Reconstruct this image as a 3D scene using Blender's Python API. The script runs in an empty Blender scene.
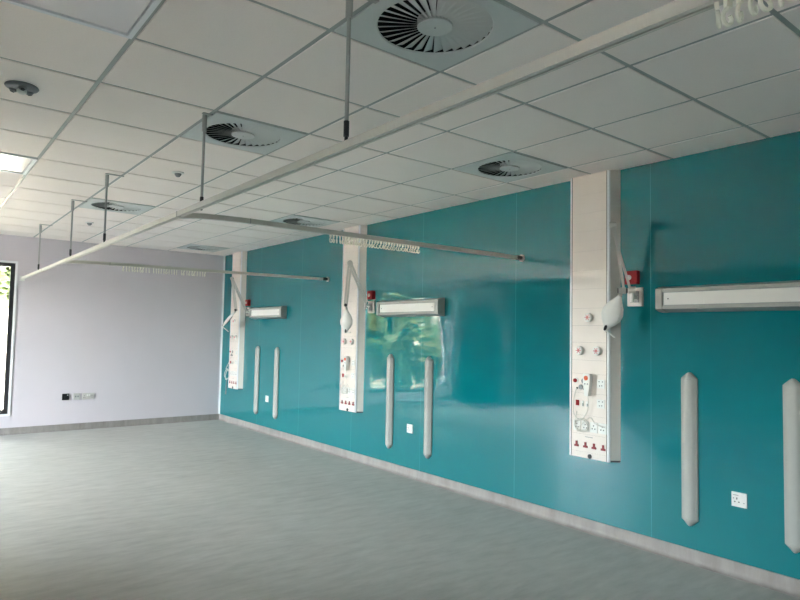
import bpy, bmesh, math, random
from mathutils import Vector, Matrix
random.seed(7)
scene = bpy.context.scene
col = scene.collection
PI = math.pi
H = 2.654            # ceiling height
YF = 8.78            # far wall
XL = -7.2            # left wall
YB = -4.2            # wall behind the camera
GX = -2.1218         # a ceiling grid line; the grid is 0.6 m square

# ------------------------------------------------------------------ materials
def new_mat(name):
    m = bpy.data.materials.new(name)
    m.use_nodes = True
    nt = m.node_tree
    return m, nt, nt.nodes['Principled BSDF']

def srgb(r, g, b):
    f = lambda c: (c / 255 / 12.92) if c / 255 <= 0.04045 else ((c / 255 + 0.055) / 1.055) ** 2.4
    return (f(r), f(g), f(b), 1.0)

def mat(name, rgb, rough=0.5, metal=0.0, spec=0.5, noise=0.0, scale=40.0, bump=0.0):
    m, nt, p = new_mat(name)
    p.inputs['Roughness'].default_value = rough
    p.inputs['Metallic'].default_value = metal
    p.inputs['Specular IOR Level'].default_value = spec
    c = srgb(*rgb)
    if noise or bump:
        tc = nt.nodes.new('ShaderNodeTexCoord')
        n = nt.nodes.new('ShaderNodeTexNoise')
        n.inputs['Scale'].default_value = scale
        n.inputs['Detail'].default_value = 4
        nt.links.new(tc.outputs['Object'], n.inputs['Vector'])
        r = nt.nodes.new('ShaderNodeValToRGB')
        r.color_ramp.elements[0].position = 0.3
        r.color_ramp.elements[1].position = 0.7
        r.color_ramp.elements[0].color = tuple(x * (1 - noise) for x in c[:3]) + (1,)
        r.color_ramp.elements[1].color = tuple(min(1, x * (1 + noise)) for x in c[:3]) + (1,)
        nt.links.new(n.outputs['Fac'], r.inputs['Fac'])
        nt.links.new(r.outputs['Color'], p.inputs['Base Color'])
        if bump:
            b = nt.nodes.new('ShaderNodeBump')
            b.inputs['Strength'].default_value = bump
            b.inputs['Distance'].default_value = 0.002
            nt.links.new(n.outputs['Fac'], b.inputs['Height'])
            nt.links.new(b.outputs['Normal'], p.inputs['Normal'])
    else:
        p.inputs['Base Color'].default_value = c
    return m

M = {}
M['tile'] = mat('ceiling_tile_white', (250, 240, 234), 0.75, noise=0.02, scale=160, bump=0.15)
M['grid'] = mat('ceiling_grid_metal', (164, 169, 165), 0.42, spec=0.5)
M['paint'] = mat('lilac_white_paint', (212, 204, 209), 0.6, noise=0.012, scale=3)
M['dim_wall'] = mat('reflection_dimming_grey', (96, 100, 102), 0.6, noise=0.02, scale=3)  # left wall toned dark so the teal sheet mirrors little light
M['trim'] = mat('white_trim', (235, 236, 238), 0.35)
M['enamel'] = mat('white_enamel', (212, 208, 199), 0.38, noise=0.01, scale=6)
M['panel'] = mat('cream_cover_panel', (230, 219, 210), 0.42, noise=0.012, scale=9)
M['plastic'] = mat('white_plastic', (228, 227, 222), 0.35)
M['hook'] = mat('ivory_hook_plastic', (246, 243, 228), 0.4)
M['arm'] = mat('lamp_arm_grey', (200, 199, 192), 0.4)
M['bumper'] = mat('grey_white_bumper_vinyl', (168, 168, 162), 0.5, noise=0.015, scale=30)
M['alu'] = mat('satin_grey_rail', (208, 204, 194), 0.3, spec=0.5)
M['rod'] = mat('light_grey_rod', (170, 170, 166), 0.35)
M['dark'] = mat('black_plastic', (22, 22, 24), 0.4)
M['slot'] = mat('dark_gap', (48, 38, 34), 0.8)
M['black'] = mat('black_duct', (10, 10, 11), 0.9)
M['red'] = mat('red_plastic', (150, 6, 16), 0.5, spec=0.25)
M['plate'] = mat('grey_white_plate', (196, 192, 186), 0.4)
M['deepred'] = mat('dark_red_socket_plastic', (138, 16, 28), 0.4)
M['orange'] = mat('orange_button', (226, 92, 40), 0.4)
M['grey'] = mat('mid_grey_plastic', (140, 142, 142), 0.45)
M['pink'] = mat('pink_dial', (206, 120, 120), 0.5)
M['diff'] = mat('diffuser_white_metal', (206, 209, 206), 0.42, spec=0.35)
M['opal'] = mat('opal_light_cover', (244, 238, 238), 0.22, spec=0.45)
M['sensor'] = mat('detector_grey', (120, 122, 124), 0.35, spec=0.5)
M['louvre'] = mat('grey_light_body', (150, 156, 155), 0.4)
M['lens'] = mat('frosted_lamp_lens', (232, 230, 224), 0.3)
M['frame'] = mat('dark_window_frame', (44, 43, 46), 0.4)
M['door'] = mat('dark_grey_door', (66, 72, 74), 0.45, noise=0.03, scale=5)
M['bark'] = mat('tree_bark', (86, 74, 60), 0.9, noise=0.25, scale=18, bump=0.5)
M['leaf'] = mat('green_leaves', (40, 56, 20), 0.6, noise=0.35, scale=1.6)
M['leaf2'] = mat('yellow_green_leaves', (58, 70, 26), 0.6, noise=0.35, scale=1.6)
M['paving'] = mat('pale_paving', (142, 133, 121), 0.8, noise=0.06, scale=2.5)
M['tarmac'] = mat('grey_tarmac', (88, 85, 82), 0.9, noise=0.1, scale=20)
M['render'] = mat('white_render', (236, 232, 224), 0.8, noise=0.03, scale=4)
M['brick'] = mat('outer_wall', (150, 120, 100), 0.9, noise=0.1, scale=8)

def teal_material():
    m, nt, p = new_mat('glossy_teal_wall_sheet')
    L = nt.links
    tc = nt.nodes.new('ShaderNodeTexCoord')
    sep = nt.nodes.new('ShaderNodeSeparateXYZ')
    L.new(tc.outputs['Object'], sep.inputs['Vector'])
    # sheet joints every 1.215 m
    a = nt.nodes.new('ShaderNodeMath'); a.operation = 'ADD'; a.inputs[1].default_value = 10 - 1.359 + 0.0015 + 1.215 * 0
    L.new(sep.outputs['Y'], a.inputs[0])
    md = nt.nodes.new('ShaderNodeMath'); md.operation = 'MODULO'; md.inputs[1].default_value = 1.213
    off = 10 % 1.213
    a.inputs[1].default_value = 12.13 - 1.359 + 0.0015
    L.new(a.outputs[0], md.inputs[0])
    lt = nt.nodes.new('ShaderNodeMath'); lt.operation = 'LESS_THAN'; lt.inputs[1].default_value = 0.0035
    L.new(md.outputs[0], lt.inputs[0])
    mix = nt.nodes.new('ShaderNodeMix'); mix.data_type = 'RGBA'
    mix.inputs[6].default_value = srgb(*TEAL)
    mix.inputs[7].default_value = srgb(60, 160, 164)
    L.new(lt.outputs[0], mix.inputs[0])
    L.new(mix.outputs[2], p.inputs['Base Color'])
    p.inputs['Roughness'].default_value = 0.035
    p.inputs['IOR'].default_value = 1.9
    p.inputs['Specular IOR Level'].default_value = 0.6
    n = nt.nodes.new('ShaderNodeTexNoise')
    mp = nt.nodes.new('ShaderNodeMapping'); mp.inputs['Scale'].default_value = (1, 1.3, 1.0)
    L.new(tc.outputs['Object'], mp.inputs['Vector'])
    L.new(mp.outputs['Vector'], n.inputs['Vector'])
    n.inputs['Scale'].default_value = 1.7
    n.inputs['Detail'].default_value = 1.0
    b = nt.nodes.new('ShaderNodeBump')
    b.inputs['Strength'].default_value = 0.5
    b.inputs['Distance'].default_value = 0.012
    L.new(n.outputs['Fac'], b.inputs['Height'])
    L.new(b.outputs['Normal'], p.inputs['Normal'])
    return m
TEAL = (0, 118, 124)
M['teal'] = teal_material()

def vinyl_material(name, dark, light, rough, sx, sy, sz):
    """marbled sheet vinyl with short streaks"""
    m, nt, p = new_mat(name)
    L = nt.links
    tc = nt.nodes.new('ShaderNodeTexCoord')
    mp = nt.nodes.new('ShaderNodeMapping')
    mp.inputs['Scale'].default_value = (sx, sy, sz)
    mp.inputs['Rotation'].default_value = (0, 0, math.radians(8) if sz == 1 else 0)
    L.new(tc.outputs['Object'], mp.inputs['Vector'])
    n1 = nt.nodes.new('ShaderNodeTexNoise'); n1.inputs['Scale'].default_value = 1.0
    n1.inputs['Detail'].default_value = 8; n1.inputs['Roughness'].default_value = 0.66
    L.new(mp.outputs['Vector'], n1.inputs['Vector'])
    n2 = nt.nodes.new('ShaderNodeTexNoise'); n2.inputs['Scale'].default_value = 0.8
    n2.inputs['Detail'].default_value = 6
    L.new(tc.outputs['Object'], n2.inputs['Vector'])
    r = nt.nodes.new('ShaderNodeValToRGB')
    r.color_ramp.elements[0].position = 0.26; r.color_ramp.elements[0].color = srgb(*dark)
    r.color_ramp.elements[1].position = 0.74; r.color_ramp.elements[1].color = srgb(*light)
    add = nt.nodes.new('ShaderNodeMath'); add.operation = 'MULTIPLY_ADD'
    add.inputs[1].default_value = 0.35; 
    L.new(n2.outputs['Fac'], add.inputs[0])
    sc = nt.nodes.new('ShaderNodeMath'); sc.operation = 'MULTIPLY'; sc.inputs[1].default_value = 0.65
    L.new(n1.outputs['Fac'], sc.inputs[0]); L.new(sc.outputs[0], add.inputs[2])
    L.new(add.outputs[0], r.inputs['Fac'])
    L.new(r.outputs['Color'], p.inputs['Base Color'])
    p.inputs['Roughness'].default_value = rough
    p.inputs['Specular IOR Level'].default_value = 0.2
    rr = nt.nodes.new('ShaderNodeMapRange')
    rr.inputs['To Min'].default_value = rough - 0.08; rr.inputs['To Max'].default_value = rough + 0.1
    L.new(n2.outputs['Fac'], rr.inputs['Value']); L.new(rr.outputs['Result'], p.inputs['Roughness'])
    return m
M['floor'] = vinyl_material('marbled_grey_green_vinyl', (160, 159, 152), (202, 199, 193), 0.58, 4.0, 13.0, 1)
M['skirt'] = vinyl_material('marbled_pale_vinyl_skirting', (122, 116, 111), (176, 169, 163), 0.45, 9.0, 9.0, 2.0)

def glass_material(name, tint):
    m, nt, p = new_mat(name)
    out = nt.nodes['Material Output']
    tr = nt.nodes.new('ShaderNodeBsdfTransparent'); tr.inputs['Color'].default_value = tint
    gl = nt.nodes.new('ShaderNodeBsdfGlossy'); gl.inputs['Roughness'].default_value = 0.01
    fr = nt.nodes.new('ShaderNodeFresnel'); fr.inputs['IOR'].default_value = 1.45
    mx = nt.nodes.new('ShaderNodeMixShader')
    nt.links.new(fr.outputs[0], mx.inputs[0]); nt.links.new(tr.outputs[0], mx.inputs[1]); nt.links.new(gl.outputs[0], mx.inputs[2])
    nt.links.new(mx.outputs[0], out.inputs['Surface'])
    return m
M['glass'] = glass_material('window_glass', (0.93, 0.95, 0.94, 1))
M['dim_glass'] = glass_material('daylight_dimming_glass', (0.40, 0.41, 0.38, 1))  # grey tint added to cut outdoor brightness through the far window

# ------------------------------------------------------------------ mesh helpers
def finish(bm, name, material, parent=None, smooth=False, bevel=0.0, segs=2, angle=30):
    if bevel:
        es = [e for e in bm.edges if len(e.link_faces) == 2 and e.calc_face_angle(0) > math.radians(angle)]
        bmesh.ops.bevel(bm, geom=es, offset=bevel, segments=segs, affect='EDGES', profile=0.5, clamp_overlap=True)
    bmesh.ops.recalc_face_normals(bm, faces=bm.faces[:])
    me = bpy.data.meshes.new(name)
    bm.to_mesh(me); bm.free()
    mats = material if isinstance(material, (list, tuple)) else [material]
    for k in mats:
        me.materials.append(M[k])
    if smooth:
        me.polygons.foreach_set('use_smooth', [True] * len(me.polygons))
        try:
            me.set_sharp_from_angle(angle=math.radians(35))
        except Exception:
            pass
    o = bpy.data.objects.new(name, me)
    col.objects.link(o)
    if parent is not None:
        o.parent = parent
    return o

def box(bm, x0, x1, y0, y1, z0, z1, mi=0):
    v = [bm.verts.new(c) for c in ((x0,y0,z0),(x1,y0,z0),(x1,y1,z0),(x0,y1,z0),(x0,y0,z1),(x1,y0,z1),(x1,y1,z1),(x0,y1,z1))]
    fs = []
    for q in ((0,3,2,1),(4,5,6,7),(0,1,5,4),(1,2,6,5),(2,3,7,6),(3,0,4,7)):
        f = bm.faces.new([v[i] for i in q]); f.material_index = mi; fs.append(f)
    return v

def prism(bm, pts, axis, a, b, mi=0):
    """extrude a 2-D outline along axis ('x','y','z') from a to b"""
    def P(p, t):
        return {'x': (t, p[0], p[1]), 'y': (p[0], t, p[1]), 'z': (p[0], p[1], t)}[axis]
    A = [bm.verts.new(P(p, a)) for p in pts]; B = [bm.verts.new(P(p, b)) for p in pts]
    n = len(pts)
    bm.faces.new(A).material_index = mi; bm.faces.new(B[::-1]).material_index = mi
    for i in range(n):
        bm.faces.new((A[i], A[(i+1) % n], B[(i+1) % n], B[i])).material_index = mi

def frame_of(d):
    d = Vector(d).normalized()
    u = d.cross(Vector((0, 0, 1)))
    if u.length < 1e-4: u = d.cross(Vector((0, 1, 0)))
    u.normalize(); v = d.cross(u).normalized()
    return d, u, v

def cyl(bm, p0, p1, r0, r1=None, n=16, mi=0):
    r1 = r0 if r1 is None else r1
    p0 = Vector(p0); p1 = Vector(p1); d, u, v = frame_of(p1 - p0)
    A = [bm.verts.new(p0 + (u*math.cos(2*PI*i/n) + v*math.sin(2*PI*i/n))*r0) for i in range(n)]
    B = [bm.verts.new(p1 + (u*math.cos(2*PI*i/n) + v*math.sin(2*PI*i/n))*r1) for i in range(n)]
    bm.faces.new(A).material_index = mi; bm.faces.new(B[::-1]).material_index = mi
    for i in range(n):
        bm.faces.new((A[i], A[(i+1) % n], B[(i+1) % n], B[i])).material_index = mi

def lathe(bm, c, axis, prof, n=32, mi=0):
    """prof: list of (radius, offset along axis)"""
    c = Vector(c); d, u, v = frame_of(axis)
    rings = []
    for r, t in prof:
        if r < 1e-5: rings.append([bm.verts.new(c + d*t)])
        else: rings.append([bm.verts.new(c + d*t + (u*math.cos(2*PI*i/n) + v*math.sin(2*PI*i/n))*r) for i in range(n)])
    for a, b in zip(rings, rings[1:]):
        for i in range(n):
            j = (i+1) % n
            if len(a) == 1 and len(b) == 1: continue
            if len(a) == 1: f = bm.faces.new((a[0], b[i], b[j]))
            elif len(b) == 1: f = bm.faces.new((a[i], a[j], b[0]))
            else: f = bm.faces.new((a[i], a[j], b[j], b[i]))
            f.material_index = mi

def tube(bm, pts, r, n=8, mi=0):
    pts = [Vector(p) for p in pts]
    d0 = (pts[1]-pts[0]).normalized(); _, u, v = frame_of(d0)
    rings = []
    for i, p in enumerate(pts):
        d = ((pts[min(i+1, len(pts)-1)] - pts[max(i-1, 0)])).normalized()
        u = (u - d*u.dot(d)).normalized(); v = d.cross(u)
        rings.append([bm.verts.new(p + (u*math.cos(2*PI*k/n) + v*math.sin(2*PI*k/n))*r) for k in range(n)])
    for a, b in zip(rings, rings[1:]):
        for k in range(n):
            bm.faces.new((a[k], a[(k+1) % n], b[(k+1) % n], b[k])).material_index = mi
    bm.faces.new(rings[0][::-1]).material_index = mi; bm.faces.new(rings[-1]).material_index = mi

def sweep_rect(bm, pts, hw, z0, z1, mi=0):
    """a square rail following a plan path; pts are (x, y)"""
    pts = [Vector((p[0], p[1], 0)) for p in pts]
    rings = []
    for i, p in enumerate(pts):
        d = (pts[min(i+1, len(pts)-1)] - pts[max(i-1, 0)]).normalized()
        s = Vector((-d.y, d.x, 0))
        rings.append([bm.verts.new((q.x, q.y, z)) for q, z in ((p + s*hw, z0), (p + s*hw, z1), (p - s*hw, z1), (p - s*hw, z0))])
    for a, b in zip(rings, rings[1:]):
        for k in range(4):
            bm.faces.new((a[k], a[(k+1) % 4], b[(k+1) % 4], b[k])).material_index = mi
    bm.faces.new(rings[0][::-1]); bm.faces.new(rings[-1])

def smooth_path(pts, n=10):
    """Catmull-Rom"""
    P = [Vector(p) for p in pts]; P = [P[0]] + P + [P[-1]]
    out = []
    for i in range(1, len(P)-2):
        for k in range(n):
            t = k/n; a, b, c, d = P[i-1], P[i], P[i+1], P[i+2]
            out.append(0.5*((2*b) + (c-a)*t + (2*a-5*b+4*c-d)*t*t + (3*b-a-3*c+d)*t**3))
    out.append(P[-2]); return out

def thing(name, label, cat, loc=(0, 0, 0), group=None):
    o = bpy.data.objects.new(name, None); col.objects.link(o)
    o.location = loc; o.empty_display_size = 0.05
    tag(o, label, cat, group); return o
def tag(o, label, cat, group=None):
    o['label'] = label; o['category'] = cat
    if group: o['group'] = group
    return o
def struct(name, bm, m, parent=None, **k):
    o = finish(bm, name, m, parent, **k)
    if parent is None: o['kind'] = 'structure'
    return o
def children(o): return [c for c in col.objects if c.parent == o]
def dup(root, loc, label=None, skip=()):
    kids = {}
    for o in col.objects:
        if o.parent: kids.setdefault(o.parent, []).append(o)
    r = root.copy(); col.objects.link(r); r.location = loc
    if label: r['label'] = label
    for ch in kids.get(root, []):
        if ch.name.split('.')[0] in skip: continue
        c = ch.copy(); col.objects.link(c); c.parent = r
        for g in kids.get(ch, []):
            d = g.copy(); col.objects.link(d); d.parent = c
    return r

# ------------------------------------------------------------------ the setting
bm = bmesh.new(); box(bm, XL-0.2, 0.2, YB-0.2, YF+0.2, -0.12, 0); struct('floor', bm, 'floor')
bm = bmesh.new(); box(bm, 0, 0.2, YB-0.2, YF+0.2, 0, 2.95); struct('wall_teal', bm, 'teal')
bm = bmesh.new()
WX0, WX1, WZ0, WZ1 = -4.98, -2.905, 0.262, 2.288
T = 0.32
box(bm, XL-0.2, WX0, YF, YF+T, 0, 2.95); box(bm, WX1, 0, YF, YF+T, 0, 2.95)
box(bm, WX0, WX1, YF, YF+T, 0, WZ0); box(bm, WX0, WX1, YF, YF+T, WZ1, 2.95)
struct('wall_far', bm, 'paint')
LY0, LY1, LZ0, LZ1 = 6.28, 7.22, 0.4, 2.55
bm = bmesh.new()
NY0, NY1, NZ0, NZ1 = -1.4, -0.55, 1.15, 2.05
box(bm, XL-0.2, XL, YB-0.2, NY0, 0, 2.95); box(bm, XL-0.2, XL, NY1, LY0, 0, 2.95); box(bm, XL-0.2, XL, LY1, YF, 0, 2.95)
box(bm, XL-0.2, XL, NY0, NY1, 0, NZ0); box(bm, XL-0.2, XL, NY0, NY1, NZ1, 2.95)
box(bm, XL-0.2, XL, LY0, LY1, 0, LZ0); box(bm, XL-0.2, XL, LY0, LY1, LZ1, 2.95)
struct('wall_left', bm, 'dim_wall')
bm = bmesh.new(); box(bm, XL, 0, YB-0.2, YB, 0, 2.95); struct('wall_back', bm, 'paint')

def window(name, x0, x1, z0, z1, yin, yf, mull, gl='glass'):
    """dark frame set back in a white lined opening; yin = room face, yf = frame plane"""
    s = 1 if yf > yin else -1
    bm = bmesh.new()
    w = 0.010; e = yin - s*0.010; t_ = 0.016
    ya, yb = sorted((e, yf + s*0.03))
    box(bm, x0-t_, x0+w, ya, yb, z0-t_, z1+t_); box(bm, x1-w, x1+t_, ya, yb, z0-t_, z1+t_)
    box(bm, x0+w, x1-w, ya, yb, z1-w, z1+t_); box(bm, x0+w, x1-w, ya, yb, z0-t_, z0+w)
    o = struct(name, bm, 'trim')
    bm = bmesh.new(); f = 0.05
    ya, yb = sorted((yf, yf + s*0.06))
    X0, X1, Z0, Z1 = x0+w, x1-w, z0+w, z1-w
    box(bm, X0, X0+f, ya, yb, Z0, Z1); box(bm, X1-f, X1, ya, yb, Z0, Z1)
    box(bm, X0+f, X1-f, ya, yb, Z0, Z0+f); box(bm, X0+f, X1-f, ya, yb, Z1-f, Z1)
    for k in range(1, mull):
        xm = X0 + (X1-X0)*k/mull; box(bm, xm-0.03, xm+0.03, ya, yb, Z0+f, Z1-f)
    finish(bm, 'window_frame', 'frame', o)
    bm = bmesh.new(); yc = yf + s*0.03
    box(bm, X0+f*0.5, X1-f*0.5, yc-0.004, yc+0.004, Z0+f*0.5, Z1-f*0.5)
    finish(bm, 'pane', gl, o)
    return o
window('window_1', WX0, WX1, WZ0, WZ1, YF, YF+0.012, 1, 'dim_glass')
w2 = window('fill_window_2', LY0, LY1, LZ0, LZ1, 0, 0.05, 1)      # tall unseen opening added in the left wall to bring in side light
w3 = window('fill_window_3', NY0, NY1, NZ0, NZ1, 0, 0.05, 1)    # added for fill light at the near end: left wall, beside the camera
w3.location = (XL, 0, 0); w3.rotation_euler = (0, 0, PI/2)
w2.location = (XL, 0, 0); w2.rotation_euler = (0, 0, PI/2)

# double door beside the window (seen mirrored in the teal sheet)
bm = bmesh.new(); box(bm, -6.66, -5.12, YF-0.03, YF, 0, 2.14); box(bm, -6.60, -5.18, YF-0.032, YF-0.029, 0, 2.08)
d1 = struct('door_1', bm, 'trim')
for x0, x1 in ((-6.60, -5.895), (-5.885, -5.18)):
    bm = bmesh.new(); box(bm, x0, x1, YF-0.06, YF-0.031, 0.008, 2.08); lf = finish(bm, 'door_leaf', 'door', d1, bevel=0.003)
    bm = bmesh.new(); xh = x1-0.09 if x1 < -5.6 else x0+0.09
    cyl(bm, (xh, YF-0.10, 0.9), (xh, YF-0.10, 1.3), 0.012); cyl(bm, (xh, YF-0.10, 0.95), (xh, YF-0.06, 0.95), 0.008); cyl(bm, (xh, YF-0.10, 1.25), (xh, YF-0.06, 1.25), 0.008)
    finish(bm, 'handle', 'rod', lf, smooth=True)

# coved vinyl skirting
def skirt_profile(depth=0.008, h=0.09, r=0.028):
    pts = [(0, 0), (0, h), (depth, h)]
    for k in range(7):
        a = PI + (PI/2)*k/6
        pts.append((depth + r + r*math.cos(a), r + r*math.sin(a) + 0.0015))
    pts.append((depth + r, 0)); return pts
bm = bmesh.new(); prism(bm, [(-a, b) for a, b in skirt_profile()], 'y', YB, YF); struct('baseboard_teal', bm, 'skirt', smooth=True)
def skirt_x(xa, xb):
    bm = bmesh.new(); prism(bm, [(YF-a, b) for a, b in skirt_profile()], 'x', xa, xb); return bm
struct('baseboard_far', skirt_x(-5.12, 0), 'skirt', smooth=True)
bm = bmesh.new(); prism(bm, [(XL+a, b) for a, b in skirt_profile()], 'y', YB, YF); struct('baseboard_left', bm, 'skirt', smooth=True)
# white corner bead between lilac wall and teal sheet, capping strips on the skirting
bm = bmesh.new(); box(bm, -0.022, 0, YF-0.006, YF, 0.09, H); box(bm, -0.006, 0, YF-0.024, YF-0.006, 0.09, H); struct('trim_1', bm, 'trim')

# suspended ceiling: grid sheet with tiles dropping 8 mm out of it
a_rng = range(-9, 4); l_rng = range(-8, 15)
DIFF = [(-0.5, 1.5), (-0.5, 4.5), (2.5, 3.5), (2.5, 8.5), (-0.5, 9.5), (2.5, 13.5)]
LPAN = [(-2.5, 2.5), (-2.5, 7.5)]
def cell(a, l): return (GX + a*0.6, l*0.6)
open_cells = [(round(a-0.5), round(l-0.5)) for a, l in DIFF + LPAN]
bm = bmesh.new()
box(bm, XL, 0, YB, YF, 2.86, 2.95, 2)
xs = [XL] + [GX + a*0.6 for a in range(-8, 4)] + [0.0]
ys = [YB] + [l*0.6 for l in range(-6, 15)] + [YF]
hw = 0.012
for x in xs[1:-1]: box(bm, x-hw, x+hw, YB, YF, H, H+0.03, 1)
for y in ys[1:-1]: box(bm, XL, 0, y-hw, y+hw, H+0.0005, H+0.03, 1)
box(bm, -0.02, 0, YB, YF, H-0.001, H+0.03, 1); box(bm, XL, XL+0.02, YB, YF, H-0.001, H+0.03, 1)
box(bm, XL, 0, YF-0.02, YF, H-0.001, H+0.03, 1); box(bm, XL, 0, YB, YB+0.02, H-0.001, H+0.03, 1)
def near(v, w): return abs(v-w) < 1e-6
skip = set()
for a, l in DIFF + LPAN: skip.add((round(GX + (a-0.5)*0.6, 3), round((l-0.5)*0.6, 3)))
for x0, x1 in zip(xs, xs[1:]):
    for y0, y1 in zip(ys, ys[1:]):
        if (round(x0, 3), round(y0, 3)) in skip: continue
        g = 0.0115
        X0 = x0 + (g if x0 > XL else 0.006); X1 = x1 - (g if x1 < 0 else 0.006)
        Y0 = y0 + (g if y0 > YB else 0.006); Y1 = y1 - (g if y1 < YF else 0.006)
        if X1-X0 < 0.03: continue
        zb, e = H-0.005, 0.002
        lo = [bm.verts.new(c) for c in ((X0+e, Y0+e, zb), (X1-e, Y0+e, zb), (X1-e, Y1-e, zb), (X0+e, Y1-e, zb))]
        hi = [bm.verts.new(c) for c in ((X0, Y0, zb+e), (X1, Y0, zb+e), (X1, Y1, zb+e), (X0, Y1, zb+e))]
        tp = [bm.verts.new(c) for c in ((X0, Y0, H+0.012), (X1, Y0, H+0.012), (X1, Y1, H+0.012), (X0, Y1, H+0.012))]
        bm.faces.new(lo)
        for i in range(4):
            j = (i+1) % 4
            bm.faces.new((lo[i], lo[j], hi[j], hi[i])); bm.faces.new((hi[i], hi[j], tp[j], tp[i]))
        bm.faces.new(tp[::-1])
struct('ceiling', bm, ['tile', 'grid', 'black'])

# ------------------------------------------------------------------ ceiling fittings
def make_diffuser(label):
    t = thing('ceiling_diffuser', label, 'air vent', (0, 0, 0), 'swirl air diffusers in the ceiling')
    R, hs, zp = 0.232, 0.288, -0.004
    n = 64
    bm = bmesh.new()
    def sq(a):
        c, s = math.cos(a), math.sin(a); k = hs/max(abs(c), abs(s)); return (c*k, s*k)
    angs = sorted([2*PI*i/n for i in range(n)])
    inner = [bm.verts.new((R*math.cos(a), R*math.sin(a), zp)) for a in angs]
    lip = [bm.verts.new(((R-0.004)*math.cos(a), (R-0.004)*math.sin(a), zp+0.006)) for a in angs]
    outer = [bm.verts.new((*sq(a), zp)) for a in angs]
    up = [bm.verts.new((*sq(a), zp+0.014)) for a in angs]
    for i in range(n):
        j = (i+1) % n
        bm.faces.new((inner[i], inner[j], outer[j], outer[i])); bm.faces.new((outer[i], outer[j], up[j], up[i])); bm.faces.new((lip[i], lip[j], inner[j], inner[i]))
    finish(bm, 'face_plate', 'diff', t)
    bm = bmesh.new(); lathe(bm, (0, 0, 0), (0, 0, 1), [(R-0.002, 0.003), (R+0.004, 0.05), (R-0.02, 0.17), (0, 0.17)], 40); finish(bm, 'plenum', 'black', t)
    bm = bmesh.new(); lathe(bm, (0, 0, 0), (0, 0, 1), [(0, -0.0045), (0.069, -0.0045), (0.071, -0.002), (0.071, 0.03), (0, 0.03)], 40); hub = finish(bm, 'hub', 'diff', t, smooth=True)
    bm = bmesh.new(); lathe(bm, (0, 0, 0), (0, 0, 1), [(0, -0.006), (0.004, -0.006), (0.004, -0.0035), (0, -0.0035)], 12); finish(bm, 'screw', 'grey', hub)
    nv = 32
    proto = None
    for k in range(nv):
        if proto is None:
            bm = bmesh.new()
            tilt = math.radians(21)
            def rr(r, s, z): return (r, s, z)
            pts = []
            for r, w in ((0.066, 0.0066), (R-0.003, 0.0205)):
                for s in (-1, 1):
                    y = s*w*math.cos(tilt); z = (0.0085 if r > 0.1 else 0.006) - s*w*math.sin(tilt) * (1.0 if r > 0.1 else 1.6)
                    pts.append(((r, y, z), (r, y, z+0.0016)))
            vb = [bm.verts.new(p[0]) for p in pts]; vt = [bm.verts.new(p[1]) for p in pts]
            for q in ((0, 1, 3, 2),):
                bm.faces.new([vb[i] for i in q]); bm.faces.new([vt[i] for i in q[::-1]])
            for i, j in ((0, 1), (1, 3), (3, 2), (2, 0)):
                bm.faces.new((vb[i], vb[j], vt[j], vt[i]))
            proto = finish(bm, 'vane', 'diff', t)
            proto.rotation_euler = (0, 0, 0)
        else:
            c = proto.copy(); col.objects.link(c); c.parent = t; c.rotation_euler = (0, 0, 2*PI*k/nv)
    return t
labs = ['large white swirl air diffuser nearest the camera, above the long rail',
        'white swirl air diffuser beside the rod that holds the nearer cross rail',
        'white swirl air diffuser near the teal wall, left of the nearest trunking column',
        'small swirl air diffuser just above the nearer cross rail, left of the middle column',
        'swirl air diffuser behind the third hanging rod, far from the teal wall',
        'farthest swirl air diffuser, in the corner by the lilac wall and farthest column']
d0 = make_diffuser(labs[0])
for i, (a, l) in enumerate(DIFF):
    x, y = cell(a, l)
    loc = (x, y, H-0.004)
    if i == 0: d0.location = loc
    else: dup(d0, loc, labs[i])

def make_light_panel(label):
    t = thing('ceiling_light_panel', label, 'ceiling light', (0, 0, 0), 'square light panels in the ceiling')
    bm = bmesh.new(); o, i = 0.293, 0.272
    box(bm, -o, o, -o, -i, -0.012, 0.012); box(bm, -o, o, i, o, -0.012, 0.012); box(bm, -o, -i, -i, i, -0.012, 0.012); box(bm, i, o, -i, i, -0.012, 0.012)
    finish(bm, 'frame', 'trim', t, bevel=0.002)
    bm = bmesh.new(); box(bm, -i+0.004, i-0.004, -i+0.004, i-0.004, -0.004, 0.008); finish(bm, 'light_cover', 'opal', t)
    bm = bmesh.new(); box(bm, -i, i, -i, i, 0.009, 0.06); finish(bm, 'backing', 'black', t)
    return t
p0 = make_light_panel('square unlit ceiling light panel in the top left corner of the ceiling')
p0.location = (*cell(*LPAN[0]), H-0.002)
dup(p0, (*cell(*LPAN[1]), H-0.002), 'farther square ceiling light panel shining at the left edge, beyond the round detector')

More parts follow.
